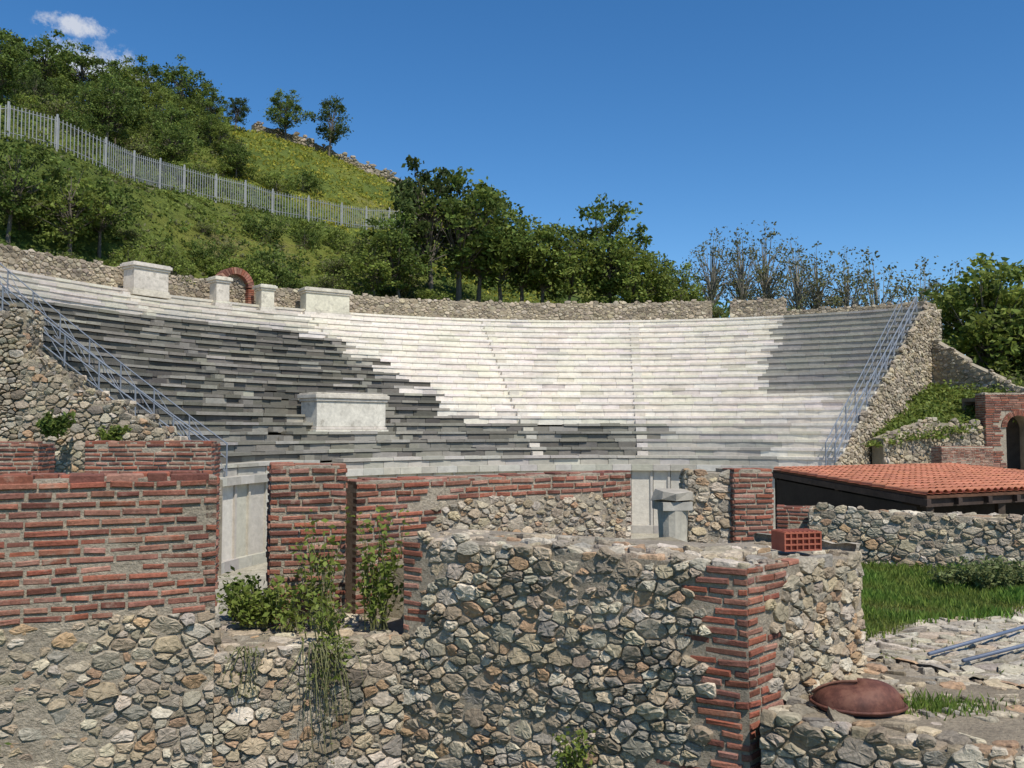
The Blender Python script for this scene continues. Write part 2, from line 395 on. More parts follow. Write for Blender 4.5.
def rim(t0,t1,z0,z1,name,r=31.2):
    mb=MB(); k=max(2,int((t1-t0)/3.5))
    for i in range(k):
        a0=t1-(t1-t0)*i/k; a1=t1-(t1-t0)*(i+1)/k
        P=pol(r,a0,0);Q=pol(r,a1,0);P2=pol(r+.8,a0,0);Q2=pol(r+.8,a1,0)
        prism(mb,[(P.x,P.y),(Q.x,Q.y),(Q2.x,Q2.y),(P2.x,P2.y)],z0-1,z1-.08,2,(.36,.30,.21))
        ph=i
        wallface(mb,(P.x,P.y),(Q.x,Q.y),z0,z1+.12,'s',size=.25,lod=1,bulge=.05,gap=.03,top=lambda s:z1+.07*math.sin(s*3+ph)+.03,cols=STF)
        topstones(mb,(P.x,P.y),(Q.x,Q.y),.8,z1-.08,.3,lod=1,cols=STF)
    if t0>50.5:
        P=pol(r,t0,0);Q=pol(r+.8,t0,0); wallface(mb,(P.x,P.y),(Q.x,Q.y),z0,z1,'s',size=.27,lod=1,bulge=.06,cols=STF)
    return mb.build(name,WMF)
rim(74.5,TH1,7.2,8.7,'rim_wall'); rim(65.8,72.2,7.2,8.65,'rim_wall'); rim(50,65.8,7.2,7.8,'rim_wall')
# end walls
n_=24
mb=MB()
rs=[33,29,25,21,17.5,15.6]
for i in range(5):
    P=pol(rs[i],thE(rs[i])+.35,0);Q=pol(rs[i+1],thE(rs[i+1])+.35,0); LL=face(P,Q)[3]; r0_,r1_=rs[i],rs[i+1]
    wallface(mb,(P.x,P.y),(Q.x,Q.y),-3.2,min(7.4,zs(r0_)+.1),'s',size=.24,lod=1,bulge=.055,gap=.03,cols=STF+STC,top=lambda s:min(7.4,zs(r0_+(r1_-r0_)*s/LL))-.45)
vs=[]
for i in range(n_+1):
    r=15.6+(33-15.6)*i/n_; z=min(zs(max(r,16)),7.35)-.5
    for tt in (thE(r)+.3,thE(r)-.2):
        vs.append(pol(r,tt,-5.2)); vs.append(pol(r,tt,z))
fs=[]
for i in range(n_):
    o=i*4; fs+= [(o,o+1,o+5,o+4),(o+2,o+6,o+7,o+3),(o+1,o+3,o+7,o+5)]
fs+=[(0,2,3,1),(n_*4,n_*4+1,n_*4+3,n_*4+2)]
mb.add(vs,fs,2,(.34,.29,.21)); mb.build('theatre_end_wall',WMF)
mb=MB(); P=pol(15.6,49.6,0);Q=pol(33,49.6,0)
wallface(mb,(P.x,P.y),(Q.x,Q.y),-2.4,7.8,'s',size=.28,lod=1,bulge=.07,gap=.035,cols=STF+STC[:5],top=lambda s:min(zs(15.6+s),7.5)-.05+.15*math.sin(s*4))
vs=[]
for i in range(n_+1):
    r=15.6+(33-15.6)*i/n_; z=min(zs(max(r,16)),7.5)-.25
    for tt in (49.7,50.1): vs.append(pol(r,tt,-5.2)); vs.append(pol(r,tt,z))
mb.add(vs,fs,2,(.34,.29,.21))
def tw(P,Q,z0,zt,t=.7,size=.28):
    f=rectfoot(P,Q,t); m=(zt[0]+zt[1])/2
    prism(mb,f,-3,[zt[0]-.1,zt[1]-.1,zt[1]-.1,zt[0]-.1],2,(.34,.29,.21)); L=face(P,Q)[3]
    wallface(mb,P,Q,z0,max(zt)+.1,'s',size=size,lod=1,bulge=.07,gap=.035,cols=STF+STC[:5],top=lambda s:zt[0]+(zt[1]-zt[0])*s/L+.15*math.sin(s*5))
    if abs(zt[0]-zt[1])<.5: topstones(mb,P,Q,t,m-.1,.3,lod=1,cols=STF)
tw((18.2,44.2),(21.0,45.6),-2.4,(-.3,.5)); tw((21.0,45.6),(24.2,46.2),-2.4,(.55,.25))
tw((24.9,53.6),(26.0,51.6),-2,(5.6,4.2)); tw((26.0,51.6),(27.0,49.8),-2,(4.0,3.0)); tw((27.0,49.8),(28.0,48.4),-2,(2.8,2.2))
mb.build('theatre_end_wall',WMF)
mb=MB(); vs=[];K=9
P00=Vector((18.0,44.6,-.8));P10=Vector((24.4,46.7,.1));P01=Vector((20.2,47.6,.1));P11=Vector((27.4,50.2,2.3)); PM=Vector((24.6,53.2,2.6))
for j in range(K):
    for i in range(K):
        a_=i/(K-1);b_=j/(K-1)
        top_=P01.lerp(PM,min(1,a_*1.4)) if a_<.714 else PM.lerp(P11,(a_-.714)/.286)
        q=P00.lerp(P10,a_).lerp(top_,b_); q.z+=.25*noise.noise(q*.7)
        vs.append(q)
fs2=[(j*K+i,j*K+i+1,(j+1)*K+i+1,(j+1)*K+i) for j in range(K-1) for i in range(K-1)]
mb.add(vs,fs2,0,(.1,.13,.03)); GBV=vs; mb.build('grass_bank',[M_hill],smooth=True)
# brick arch building right
mb=MB(); ax0,ax1,ay=24.2,29.5,46.0
xa,xb,zo=25.25,26.45,.15; rr=(xb-xa)/2; xc=(xa+xb)/2
def opening(s,z):
    x=ax0+s
    return (abs(x-xc)<rr+.02 and z<zo) or math.hypot(x-xc,z-zo)<rr+.28
p,d,n,L=face((ax0,ay),(ax1,ay))
prism(mb,[(ax0,ay+.02),(xa-.02,ay+.02),(xa-.02,ay+1),(ax0,ay+1)],-2.6,1.9,2,MORT)
prism(mb,[(xb+.02,ay+.02),(ax1,ay+.02),(ax1,ay+1),(xb+.02,ay+1)],-2.6,1.9,2,MORT)
seg=10
for i in range(seg):
    t0=math.pi*i/seg;t1=math.pi*(i+1)/seg
    x0=xc-rr*math.cos(t0);x1=xc-rr*math.cos(t1);zz0=zo+rr*math.sin(t0);zz1=zo+rr*math.sin(t1)
    vs=[(x0,ay+.02,zz0),(x1,ay+.02,zz1),(x1,ay+.02,1.895),(x0,ay+.02,1.895),(x0,ay+1,zz0),(x1,ay+1,zz1),(x1,ay+1,1.895),(x0,ay+1,1.895)]
    mb.add(vs,BOXF,2,MORT)
    for k in range(3):
        ta=t0+(t1-t0)*(k+.12)/3;tb=t0+(t1-t0)*(k+.88)/3
        q=[(xc-r_*math.cos(t_),yy,zo+r_*math.sin(t_)) for yy in (ay-.05,ay+.3) for r_,t_ in ((rr,ta),(rr,tb),(rr+.26,tb),(rr+.26,ta))]
        mb.add(q,BOXF,1,jit(R.choice(BRC),.15))
bricks(mb,(ax0,ay,-2.6),d,Z,n,L,4.5,ch=.12,bh=.085,L=(.3,.5),keep=lambda s,v,a,b:not opening(s,v-2.6) and not opening(a,v-2.6) and not opening(b,v-2.6),dep=.02)
bricks(mb,(ax0,ay+1,-2.6),(0,-1,0),Z,(-1,0,0),1,4.5,ch=.12,bh=.085,L=(.3,.5),dep=.02)
topstones(mb,(ax0,ay),(ax1,ay),1,1.88,.3,lod=1,cols=STF)
prism(mb,[(ax0+.2,ay+2.6),(ax1,ay+2.6),(ax1,ay+2.8),(ax0+.2,ay+2.8)],-2.6,1.7,2,(.2,.16,.13))
prism(mb,[(ax0+.2,ay+1.02),(ax1,ay+1.02),(ax1,ay+2.58),(ax0+.2,ay+2.58)],1.5,1.7,2,(.2,.16,.13))
mb.build('brick_arch_ruin',WMF)
mb=MB(); brickblock(mb,(20.0,42.0),(22.6,42.4),.8,-2.5,-.75); mb.build('low_brick_wall',WM)

# pedestals
def pedestal(name,x,y,z,w,dp,h,rot,cap=.14):
    mb=MB(); c=lambda:jit((.60,.55,.455),.08); o=(x,y,z)
    box(mb,-w/2-cap*.8,w/2+cap*.8,-dp/2-cap*.8,dp/2+cap*.8,0,h*.13,0,c(),rot,o)
    box(mb,-w/2-cap*.35,w/2+cap*.35,-dp/2-cap*.35,dp/2+cap*.35,h*.132,h*.2,0,c(),rot,o)
    box(mb,-w/2,w/2,-dp/2,dp/2,h*.202,h*.8,0,c(),rot,o)
    box(mb,-w/2-cap*.5,w/2+cap*.5,-dp/2-cap*.5,dp/2+cap*.5,h*.802,h*.87,0,c(),rot,o)
    box(mb,-w/2-cap,w/2+cap,-dp/2-cap,dp/2+cap,h*.872,h*.965,0,c(),rot,o)
    box(mb,-w/2-cap*.5,w/2+cap*.5,-dp/2-cap*.5,dp/2+cap*.5,h*.967,h,0,c(),rot,o)
    ob=mb.build(name,[M_marblec]); bv=ob.modifiers.new('b','BEVEL'); bv.width=.02; bv.segments=2; return ob
def polped(th,r,z,w,dp,h,name):
    p=pol(r,th,z); return pedestal(name,p.x,p.y,z,w,dp,h,math.radians(th-90))
polped(144.6,29.9,7.0,2.0,1.0,1.75,'marble_altar_pedestal')
polped(136.2,29.9,6.9,.8,.8,1.75,'marble_pillar_base')
polped(130.8,29.9,6.85,.8,.8,1.65,'marble_pillar_base')
polped(123.3,30.1,6.9,2.8,1.0,1.75,'marble_altar_pedestal')
polped(134.0,18.9,-.25,3.9,1.4,2.0,'marble_tribunal_block')
mb=MB(); TA=133.4; p=pol(31.0,TA,0); rot=math.radians(TA-90)
def loc(x,y,z): return Vector((p.x,p.y,0))+Matrix.Rotation(rot,3,'Z')@Vector((x,y,z))
rr=.75; zc=8.4
for i in range(18):
    t0=math.pi*(i+.08)/18;t1=math.pi*(i+.92)/18
    q=[loc(-r_*math.cos(t_),yy,zc+r_*math.sin(t_)) for yy in (-.25,.6) for r_,t_ in ((rr,t0),(rr,t1),(rr+.38,t1),(rr+.38,t0))]
    mb.add(q,BOXF,1,jit(R.choice(BRC),.15))
for sx in (-1,1):
    for k in range(10):
        z=7.1+k*.125; x0=rr*sx;x1=(rr+.38)*sx
        q=[loc(x,yy,zz) for zz in (z,z+.1) for x,yy in ((min(x0,x1),-.25),(max(x0,x1),-.25),(max(x0,x1),.6),(min(x0,x1),.6))]
        mb.add(q,BOXF,1,jit(R.choice(BRC),.15))
vs=[loc(-rr,.15,7.1),loc(rr,.15,7.1)]+[loc(rr*math.cos(math.pi*i/12),.15,zc+rr*math.sin(math.pi*i/12)) for i in range(13)]
mb.add(vs,[tuple(range(len(vs)))],0,(.30,.24,.17))
stones(mb,loc(-rr,.1,7.1),(loc(1,0,0)-loc(0,0,0)),Z,(loc(0,-1,0)-loc(0,0,0)),rr*2,2.0,.25,.03,.05,lambda s,v: math.hypot(s-rr,max(0,v+7.1-zc))<rr-.08,lod=1,cols=STF)
mb.build('brick_niche_arch',WMF)

# broken marble column
mb=MB()
o=(2.13,12.0,-2.3)
box(mb,-.24,.24,-.24,.24,0,.25,0,(.55,.52,.45),.2,o)
tube(mb,[Vector(o)+Vector((0,0,z)) for z in (.25,.4,.9,1.25)],[.21,.195,.185,.20],14,0,(.50,.46,.37))
box(mb,-.21,.2,-.2,.21,1.25,1.36,0,(.45,.42,.36),.2,o)
vs=[Vector(o)+Vector((math.cos(a_*math.pi/4)*.27*u(.8,1.1),math.sin(a_*math.pi/4)*.27*u(.8,1.1),z+u(-.03,.03))) for z in (1.37,1.5) for a_ in range(8)]
mb.add(vs,[tuple(range(8))[::-1],tuple(range(8,16))]+[(i,(i+1)%8,8+(i+1)%8,8+i) for i in range(8)],0,(.42,.38,.31))
mb.build('broken_marble_column',[M_marblec])

# ---------------------------------------------------------------- railings
def railing(name,pts,h=1.05,diag=True,col=(.19,.21,.24),r=.035):
    mb=MB()
    for i,p in enumerate(pts): tube(mb,[p,p+Vector((0,0,h))],r,6,0,col)
    for hh in (h,h*.55,h*.12): tube(mb,[p+Vector((0,0,hh)) for p in pts],r*.8,6,0,col)
    if diag:
        for i in range(len(pts)-1): tube(mb,[pts[i]+Vector((0,0,h*.12)),pts[i+1]+Vector((0,0,h))],r*.5,5,0,col)
    return mb.build(name,[M_metal])
def rpts(off,r0,r1,n,right=False):
    o=[]
    for i in range(n+1):
        r=r0+(r1-r0)*i/n; o.append(pol(r,(off if right else thE(r)+off),zs(r)-.35))
    return o
railing('stair_railing',rpts(.3,15.9,31.0,9),1.2,r=.034)
railing('stair_railing',rpts(-3.2,15.9,31.0,9),1.2,r=.030)
railing('stair_railing',rpts(50.4,15.9,29.6,9,True),1.1,r=.045)
railing('stair_railing',rpts(52.0,15.9,29.6,9,True),1.1,r=.035,diag=False)

# ---------------------------------------------------------------- terrain
ctl=[]
for t in range(45,172,9):
    p=pol(33.5,t,0); ctl.append((p.x,p.y,7.4 if t>58 else (6.0 if t>50 else 1.2)))
def bd(px,d,z): ctl.append(((px-512)/900*d,d,z))
for a in [(-150,48,15),(0,52,17.3),(100,58,16.8),(180,66,17.4),(270,74,17.9),(410,88,19.6),
          (-250,80,34),(0,85,31),(120,98,35.4),(240,110,36.7),(330,115,34.5),(420,120,31),(520,120,23),(640,120,15),(800,120,10),(1000,120,4),(1200,120,3),
          (240,150,30),(0,140,28),(420,160,22),(700,160,8),(1000,160,4),(560,75,9),(650,75,8),(800,75,6.5),(930,72,2),(990,62,.5),(1060,60,0)]: bd(*a)
ctl+=[(30,45,-2.5),(40,40,-3),(27,50,-2.4),(-30,32,8),(-45,30,14),(-60,60,28),(50,60,0)]
Cp=np.array(ctl); n=len(Cp)
def Uf(r2): return r2*np.log(r2+1e-9)*.5
D=((Cp[:,None,:2]-Cp[None,:,:2])**2).sum(-1); Ks=Uf(D)+np.eye(n)*6
Pm=np.c_[np.ones(n),Cp[:,:2]]; Am=np.zeros((n+3,n+3)); Am[:n,:n]=Ks;Am[:n,n:]=Pm;Am[n:,:n]=Pm.T
W=np.linalg.solve(Am,np.r_[Cp[:,2],0,0,0])
def sst(a,b,x): t=min(1,max(0,(x-a)/(b-a))); return t*t*(3-2*t)
def hz(x,y):
    r=math.hypot(x-CX,y-CY); th=math.degrees(math.atan2(y-CY,x-CX))
    if r<31.75: return -5.25
    if r<34.5 and (th>164.5 or th<-100): return -5.0
    d2=(Cp[:,0]-x)**2+(Cp[:,1]-y)**2
    z=float(Uf(d2)@W[:n]+W[n]+W[n+1]*x+W[n+2]*y)
    z+=.45*noise.noise(Vector((x*.25,y*.25,0)))+.9*noise.noise(Vector((x*.06,y*.06,3)))*min(1,max(0,(r-33)/15))
    z=-5.2+(z+5.2)*sst(24,31,y)
    k=sst(130,260,math.hypot(x,y-60)); z=z*(1-k)-5*k
    return z
gx=[-900,-500,-300,-200,-140,-110,-90]+[ -78+1.25*i for i in range(int(150/1.25))]+[75,85,100,130,180,300,500,900]
gy=[-60,-30,-10,5,15,22]+[25+1.25*i for i in range(int(120/1.25))]+[148,156,170,200,260,400,700,1400]
vs=[(x,y,hz(x,y)) for y in gy for x in gx]; nx=len(gx)
fs=[(j*nx+i,j*nx+i+1,(j+1)*nx+i+1,(j+1)*nx+i) for j in range(len(gy)-1) for i in range(nx-1)]
mb=MB(); mb.add(vs,fs,0,(.1,.1,.1)); mb.build('hillside_terrain',[M_hill],smooth=True)
mb=MB(); vs=[pol(15.9,i*10,-5.2) for i in range(36)]; mb.add(vs,[tuple(range(36))],0,(.42,.38,.29)); mb.build('orchestra_floor',[M_dirt])
mb=MB(); prism(mb,[(2.3,7.6),(2.9,6.9),(6.2,5.4),(30,5),(42,30),(33,56),(26.2,55),(15.2,42.0),(3.6,13.2),(2.45,12.7)],-5.2,-2.2,0,(.36,.31,.22)); mb.build('terrace_ground',[M_dirt])
def gedge(x): return 9.7+.55*(x-3.7)+.15*math.sin(x*3)
mb=MB(); stones(mb,(2.7,6.0,-2.2),(1,0,0),(0,1,0),(0,0,1),7,6.5,.17,.016,.018,lambda x,y:(y+6<gedge(x+2.7)+.1) and (y+6>8.0-1.1*(x+2.7-2.9)),0,2,asp=1.25,cols=[(.46,.40,.31),(.40,.35,.27),(.51,.455,.355),(.35,.305,.235),(.44,.35,.25)])
mb.build('cobbled_paving',[M_stone])

# ---------------------------------------------------------------- roofed shelter
mb=MB(); Nn=Vector((7.8,17,-1.22)); Lc=Vector((6.93,24,-1.04)); e1=Vector((6.4,3.4,-.02)); e2=Lc-Nn
sl=bpy.data.objects.new('tiled_shelter',None); sc.collection.objects.link(sl)
un=e2.normalized(); ue=e1.normalized(); L1=e1.length;L2_=e2.length; up=ue.cross(un).normalized()
if up.z<0: up=-up
nc=34
for i in range(nc):
    w=L1/nc
    for j in range(14):
        lj=L2_/14; b=Nn+ue*(w*i+u(-.008,.008))+un*(lj*j+u(-.02,.02)); c=jit((.60,.235,.13),.17)
        vs=[];K=6
        for s_ in (0,1):
            for k in range(K+1):
                a_=math.pi*k/K; vs.append(b+ue*(w*.5-w*.36*math.cos(a_))+up*(.07*math.sin(a_)+(.02 if s_==0 else 0))+un*(s_*lj*1.05))
        mb.add(vs,[(k,k+1,K+2+k,K+1+k) for k in range(K)],0,c)
        q=b+up*-.005; vs=[q-ue*w*.16+up*.015,q+ue*w*.16+up*.015,q+ue*w*.16+un*lj,q-ue*w*.16+un*lj]; mb.add(vs,[(0,1,2,3)],0,jit((.44,.16,.09),.1))
vs=[Nn-up*.02,Nn+e1-up*.02,Nn+e1+e2-up*.02,Nn+e2-up*.02]; vs+=[v-up*.05 for v in vs]; mb.add(vs,BOXF,1,(.12,.06,.035))
mb.build('tile_roof',[M_tile,M_wood],parent=sl,smooth=False)
mb=MB()
def beam(a,b,w=.12,h=.16,col=(.07,.05,.04)):
    d=(b-a).normalized(); s_=d.cross(Z).normalized()*w/2; vs=[a-s_-Z*h,b-s_-Z*h,b+s_-Z*h,a+s_-Z*h,a-s_,b-s_,b+s_,a+s_]; mb.add(vs,BOXF,0,col)
for q in (0.02,.5,.98): beam(Nn+e2*q-up*.08,Nn+e1+e2*q-up*.08)
for q in [i/8 for i in range(9)]: beam(Nn+e1*q-up*.075-e2*.01,Nn+e1*q+e2-up*.075,.08,.13)
for a_,b_ in ((.03,.03),(.33,.03),(.66,.03),(.97,.03),(.03,.5),(.03,.97),(.97,.97)):
    c=Nn+e1*a_+e2*b_; box(mb,c.x-.07,c.x+.07,c.y-.07,c.y+.07,-2.9,c.z-.2,0,(.08,.06,.045))
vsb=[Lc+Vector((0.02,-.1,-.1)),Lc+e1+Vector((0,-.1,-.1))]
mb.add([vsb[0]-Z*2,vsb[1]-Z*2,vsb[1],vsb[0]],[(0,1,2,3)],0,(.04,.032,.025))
k0=Nn+e2*.05-Z*.25;k1=Nn+e2*.97-Z*.25; mb.add([k0-Z*2,k1-Z*2,k1,k0],[(0,1,2,3)],0,(.03,.024,.02))  # near-black sheet under the left eave, painted stand-in for the dark interior
k0=Nn+e1*.0+e2*.12-Z*.2;k1=Nn+e1+e2*.12-Z*.2; mb.add([k0-Z*2,k1-Z*2,k1,k0],[(0,1,2,3)],0,(.025,.02,.016))  # near-black sheet across the open front, interior shade put into its colour
mb.build('timber_frame_and_shade_panels',[M_wood],parent=sl)

# ---------------------------------------------------------------- small objects
mb=MB(); o=Vector((2.30,7.16,-.955)); ro=.25
c=(.33,.105,.065)
def hb(x0,x1,y0,y1,z0,z1): box(mb,x0,x1,y0,y1,z0,z1,0,jit(c,.05),ro,o)
W_,D_,H_=.33,.20,.15; t_=.012
for k in range(4):
    z=k*(H_-t_)/3; hb(-W_/2,W_/2,0,D_,z,z+t_)
for k in range(7):
    x=-W_/2+k*(W_-t_)/6
    for q in range(3):
        z=q*(H_-t_)/3+t_; hb(x+.0005,x+t_-.0005,.001,D_-.001,z,z+(H_-t_)/3-t_)
hb(-W_/2+.002,W_/2-.002,.025,.04,.003,H_-.003)
for k in range(8):
    x=-W_/2+.012+k*.04; hb(x,x+.02,.002,D_-.002,H_-.0005,H_+.006)
mb.build('hollow_clay_block',[M_tile])
mb=MB(); o=Vector((2.40,6.36,-1.92)); vs=[];nu,nv=22,9
for j in range(nv+1):
    for i in range(nu):
        a_=2*math.pi*i/nu; f=j/nv; rr_=math.cos(f*math.pi/2)**.75; hgt=.16*math.sin(f*math.pi/2)
        fold=1+.05*math.sin(a_*3+.5)+.02*math.sin(a_*7); x=.30*rr_*math.cos(a_)*fold; y=.2*rr_*math.sin(a_)*fold
        vs.append(o+Matrix.Rotation(-.25,3,'Z')@Vector((x,y,hgt*(1+.15*math.cos(a_))-(0.02*abs(math.sin(a_*2)) if j<2 else 0)+(.015*abs(math.cos(a_)) ))))
fs=[(j*nu+i,j*nu+(i+1)%nu,(j+1)*nu+(i+1)%nu,(j+1)*nu+i) for j in range(nv) for i in range(nu)]
mb.add(vs,fs,0,(.12,.045,.03))
ring=[o+Matrix.Rotation(-.25,3,'Z')@Vector((.315*math.cos(2*math.pi*i/nu)*(1+.05*math.sin(2*math.pi*i/nu*3+.5)),.215*math.sin(2*math.pi*i/nu)*(1+.05*math.sin(2*math.pi*i/nu*3+.5)),.02)) for i in range(nu+1)]
tube(mb,ring,.012,5,0,(.12,.045,.03))
tube(mb,[o+Matrix.Rotation(-.25,3,'Z')@Vector((x,.0,.165*math.sqrt(max(0,1-(x/.33)**2))+.01)) for x in [-.3,-.25,-.18,-.1,0,.1,.18,.25,.3]],.01,5,0,(.18,.08,.05))
mb.build('rusty_metal_hood',[attr_mat('rust',3,(.7,1.3),12,(.6,1.3),.4,30,.01,.65,stain=(6,.5,.7,(.17,.08,.05)),spec=.3)],smooth=True)
mb=MB()
for (x0,y0,x1,y1) in ((3.95,8.65,6.6,10.6),(4.15,8.4,6.9,10.2),(4.6,8.15,6.9,9.55)):
    tube(mb,[(x0,y0,-2.12),(x1,y1,-2.11)],.018,10,0,(.11,.14,.20))
mb.build('steel_pipes',[M_metal],smooth=True)

# hill fence
mb=MB(); fp=[(-150,47),(0,52),(50,54.5),(100,58),(180,66),(270,74),(340,80),(410,88),(440,92)]
fx=[((q[0]-512)/900*q[1],q[1]) for q in fp]
gc=(.29,.295,.29)
def fenced(px): return float(np.interp(px,[q[0] for q in fp],[q[1] for q in fp]))
for i in range(len(fx)-1):
    P=Vector((*fx[i],0));Q=Vector((*fx[i+1],0)); L=(Q-P).length; k=max(1,int(L/2.6)); dr=(Q-P).normalized()
    for j in range(k):
        a_=P+(Q-P)*j/k; b_=P+(Q-P)*(j+1)/k; za=hz(a_.x,a_.y);zb=hz(b_.x,b_.y)
        box(mb,-.05,.05,-.05,.05,za-.3,za+2.25,0,(.34,.34,.33),0,(a_.x,a_.y,0))
        for hh in (.4,1.85): tube(mb,[(a_.x,a_.y,za+hh),(b_.x,b_.y,zb+hh)],.03,4,0,gc)
        for q in range(13):
            t=(q+.5)/13; c_=a_+(b_-a_)*t; z=za+(zb-za)*t; box(mb,-.026,.026,-.015,.015,z+.1,z+2.05,0,jit(gc,.1),math.atan2(dr.y,dr.x),(c_.x,c_.y-.05,0))
mb.build('hillside_metal_fence',[M_metal])
mb=MB(); pr=[(250,104),(300,108),(345,110),(385,112),(425,114)]
for i in range(len(pr)-1):
    P=((pr[i][0]-512)/900*pr[i][1],pr[i][1]);Q=((pr[i+1][0]-512)/900*pr[i+1][1],pr[i+1][1]); z=min(hz(*P),hz(*Q))
    ff=rectfoot(P,Q,.8); prism(mb,ff,z-1,[hz(*P)+1.2,hz(*Q)+1.2,hz(*Q)+1.2,hz(*P)+1.2],2,(.26,.22,.15))
    L=face(P,Q)[3]; zp,zq=hz(*P),hz(*Q)
    wallface(mb,P,Q,z-.6,max(zp,zq)+1.6,'s',size=.5,lod=1,bulge=.15,gap=.06,cols=[(.30,.25,.18),(.24,.20,.14),(.36,.30,.22)],top=lambda s:zp+(zq-zp)*s/L+1.4+.35*math.sin(s*2.7))
mb.build('dry_stone_wall',WMF)

# ---------------------------------------------------------------- vegetation
def leafq(mb,c,s,cols,mat=0,upb=.3,asp=1.5,va=.22):
    n_=Vector((R.gauss(0,1),R.gauss(0,1),R.gauss(0,1)+upb)).normalized(); a_=n_.cross(Vector((R.gauss(0,1),R.gauss(0,1),R.gauss(0,1)))).normalized(); b_=n_.cross(a_)
    a_*=s*asp*.5; b_*=s*.5
    mb.add([c-a_,c-b_*.9,c+a_,c+b_*.9],[(0,1,2,3)],mat,jit(R.choice(cols),va))
G1=[(.09,.135,.03),(.115,.165,.035),(.075,.11,.024),(.145,.19,.045)]
G2=[(.065,.095,.028),(.085,.12,.032),(.055,.075,.022)]
G3=[(.17,.215,.045),(.14,.185,.035),(.20,.24,.055)]
G4=[(.15,.16,.07),(.18,.17,.085),(.125,.135,.055)]
def tree_mesh(name,H,Rc,ncl,nl,ls,cols,cr=.3,trunk=.3,bark=(.14,.12,.095),zc=.6,vr=.4):
    mb=MB(); th=H*trunk; bend=Vector((u(-.12,.12)*H,u(-.12,.12)*H,0))
    tp=[Vector((0,0,-.4)),Vector((0,0,th*.4))+bend*.1,Vector((0,0,th))+bend*.3,Vector((0,0,H*.62))+bend*.7,Vector((0,0,H*.85))+bend]
    r0=H*.02; tube(mb,tp,[r0*1.3,r0,r0*.8,r0*.45,r0*.12],7,1,bark)
    ph1=u(0,6);ph2=u(0,6)
    for i in range(ncl):
        for _ in range(20):
            v=Vector((R.gauss(0,1),R.gauss(0,1),R.gauss(0,1))).normalized()*(u(.25,1)**.55)
            if v.z>-.8: break
        az=math.atan2(v.y,v.x); lump=1+.28*math.sin(3*az+ph1)+.15*math.sin(5*v.z+ph2)
        c=Vector((v.x*Rc*lump,v.y*Rc*lump,H*zc+v.z*H*vr*(1+.18*math.sin(2*az+ph2))))+bend*.6
        t=u(0,1); s_=tp[2].lerp(tp[3],t) if c.z>th*1.3 else tp[2]
        if s_.z>c.z: s_=tp[2]
        mid=s_.lerp(c,.5)+Vector((u(-.1,.1),u(-.1,.1),u(-.02,.12)))*Rc*.5
        tube(mb,[s_,mid,c],[r0*.35,r0*.2,r0*.06],5,1,bark)
        rc=Rc*cr*u(.5,1.3); fl=u(.5,.8); sh=u(.65,1.3)
        cc=[(q[0]*sh,q[1]*sh,q[2]*sh) for q in cols]
        for k in range(int(nl*u(.5,1.4))):
            g=Vector((R.gauss(0,.55),R.gauss(0,.55),R.gauss(0,.55)*fl))*rc
            leafq(mb,c+g,ls*u(.6,1.3),cc,0,upb=.8)
    me=mb.build(name,[M_leaf,M_bark]); m=me.data; bpy.data.objects.remove(me); return m
TM={'d1':[tree_mesh('broadleaf_tree_mesh',6,2.1,66,64,.16,G1,.25) for _ in range(3)],
    'd2':[tree_mesh('dark_tree_mesh',6,1.8,56,60,.155,G2,.26,vr=.43) for _ in range(3)],
    'l1':[tree_mesh('light_tree_mesh',6,2.0,58,62,.16,G3,.26) for _ in range(3)],
    'air':[tree_mesh('sparse_tree_mesh',8,2.1,85,16,.14,G4,.26,trunk=.25,bark=(.27,.245,.20),zc=.6,vr=.42) for _ in range(3)],
    'sh':[tree_mesh('shrub_mesh',2.5,1.7,36,56,.13,q,.3,trunk=.08,zc=.42,vr=.4) for q in (G1,G3,G3+G4)]}
BH={'d1':6,'d2':6,'l1':6,'air':8,'sh':2.5}
def plant(kind,x,y,H,name=None,sx=1):
    me=R.choice(TM[kind]); ob=bpy.data.objects.new(name or {'d1':'broadleaf_tree','d2':'oak_tree','l1':'broadleaf_tree','air':'sparse_tree','sh':'shrub'}[kind],me)
    sc.collection.objects.link(ob); s_=H/BH[kind]; ob.scale=(s_*sx,s_*sx,s_); ob.rotation_euler=(0,0,u(0,6.28)); ob.location=(x,y,hz(x,y)-.2)
for k,x,y,H in [('d1',-26.6,47,5.6),('l1',-24.3,49,5.8),('d1',-23.6,51.0,5.0),('l1',-19.6,51.5,4),('l1',-21.4,50,3.8),('sh',-17.3,54,2.6),
    ('l1',-9.6,62.5,5.4),('d1',-8.0,64,6.6),('d2',-5.9,66,12.2),('d1',-4.0,67,10.8),('l1',-2.6,68,9.4),('d1',-.8,69,8.6),('d1',.8,70,7.8),('l1',2.4,70,8.4),('l1',4.2,68.5,7.8),('d1',6.3,70,10),('l1',7.6,69,8.6),('l1',8.8,68,7.2),('d1',10,72,6.8),
    ('l1',11.5,70,5.8),('l1',13.8,72,5.8),('air',16.3,74,8.4),('air',19,74,9.0),('air',21.4,75,10.0),('air',23.5,73,9),('air',25.3,74,9.4),('air',27.6,74,10.0),('air',30.2,73,10.8),('air',33.0,73,11.2),('air',35.5,74,11.2),
    ('l1',32.6,62,10.8),('l1',34.4,62,11.3),('d1',35.8,64,12),('l1',37.8,62,9.5),('d1',39.5,66,10.5),('d1',36.0,60,6.5),('sh',31.5,59,3.4),('sh',33,58,3.2),
    ('d2',-46.8,83,7.4),('d1',-44.6,84,7.6),('d1',-42.6,88,7),('l1',-40,90,6),('d1',-39.0,93,6.8),('d1',-35.6,95,6.8),('l1',-33.5,96,5),('d2',-31,99,4.6),('d1',-26.6,104,6.6),('d2',-21.9,106,7.8)]:
    plant(k,x,y,H,sx=u(.9,1.15) if k!='d2' else u(.8,1.0))
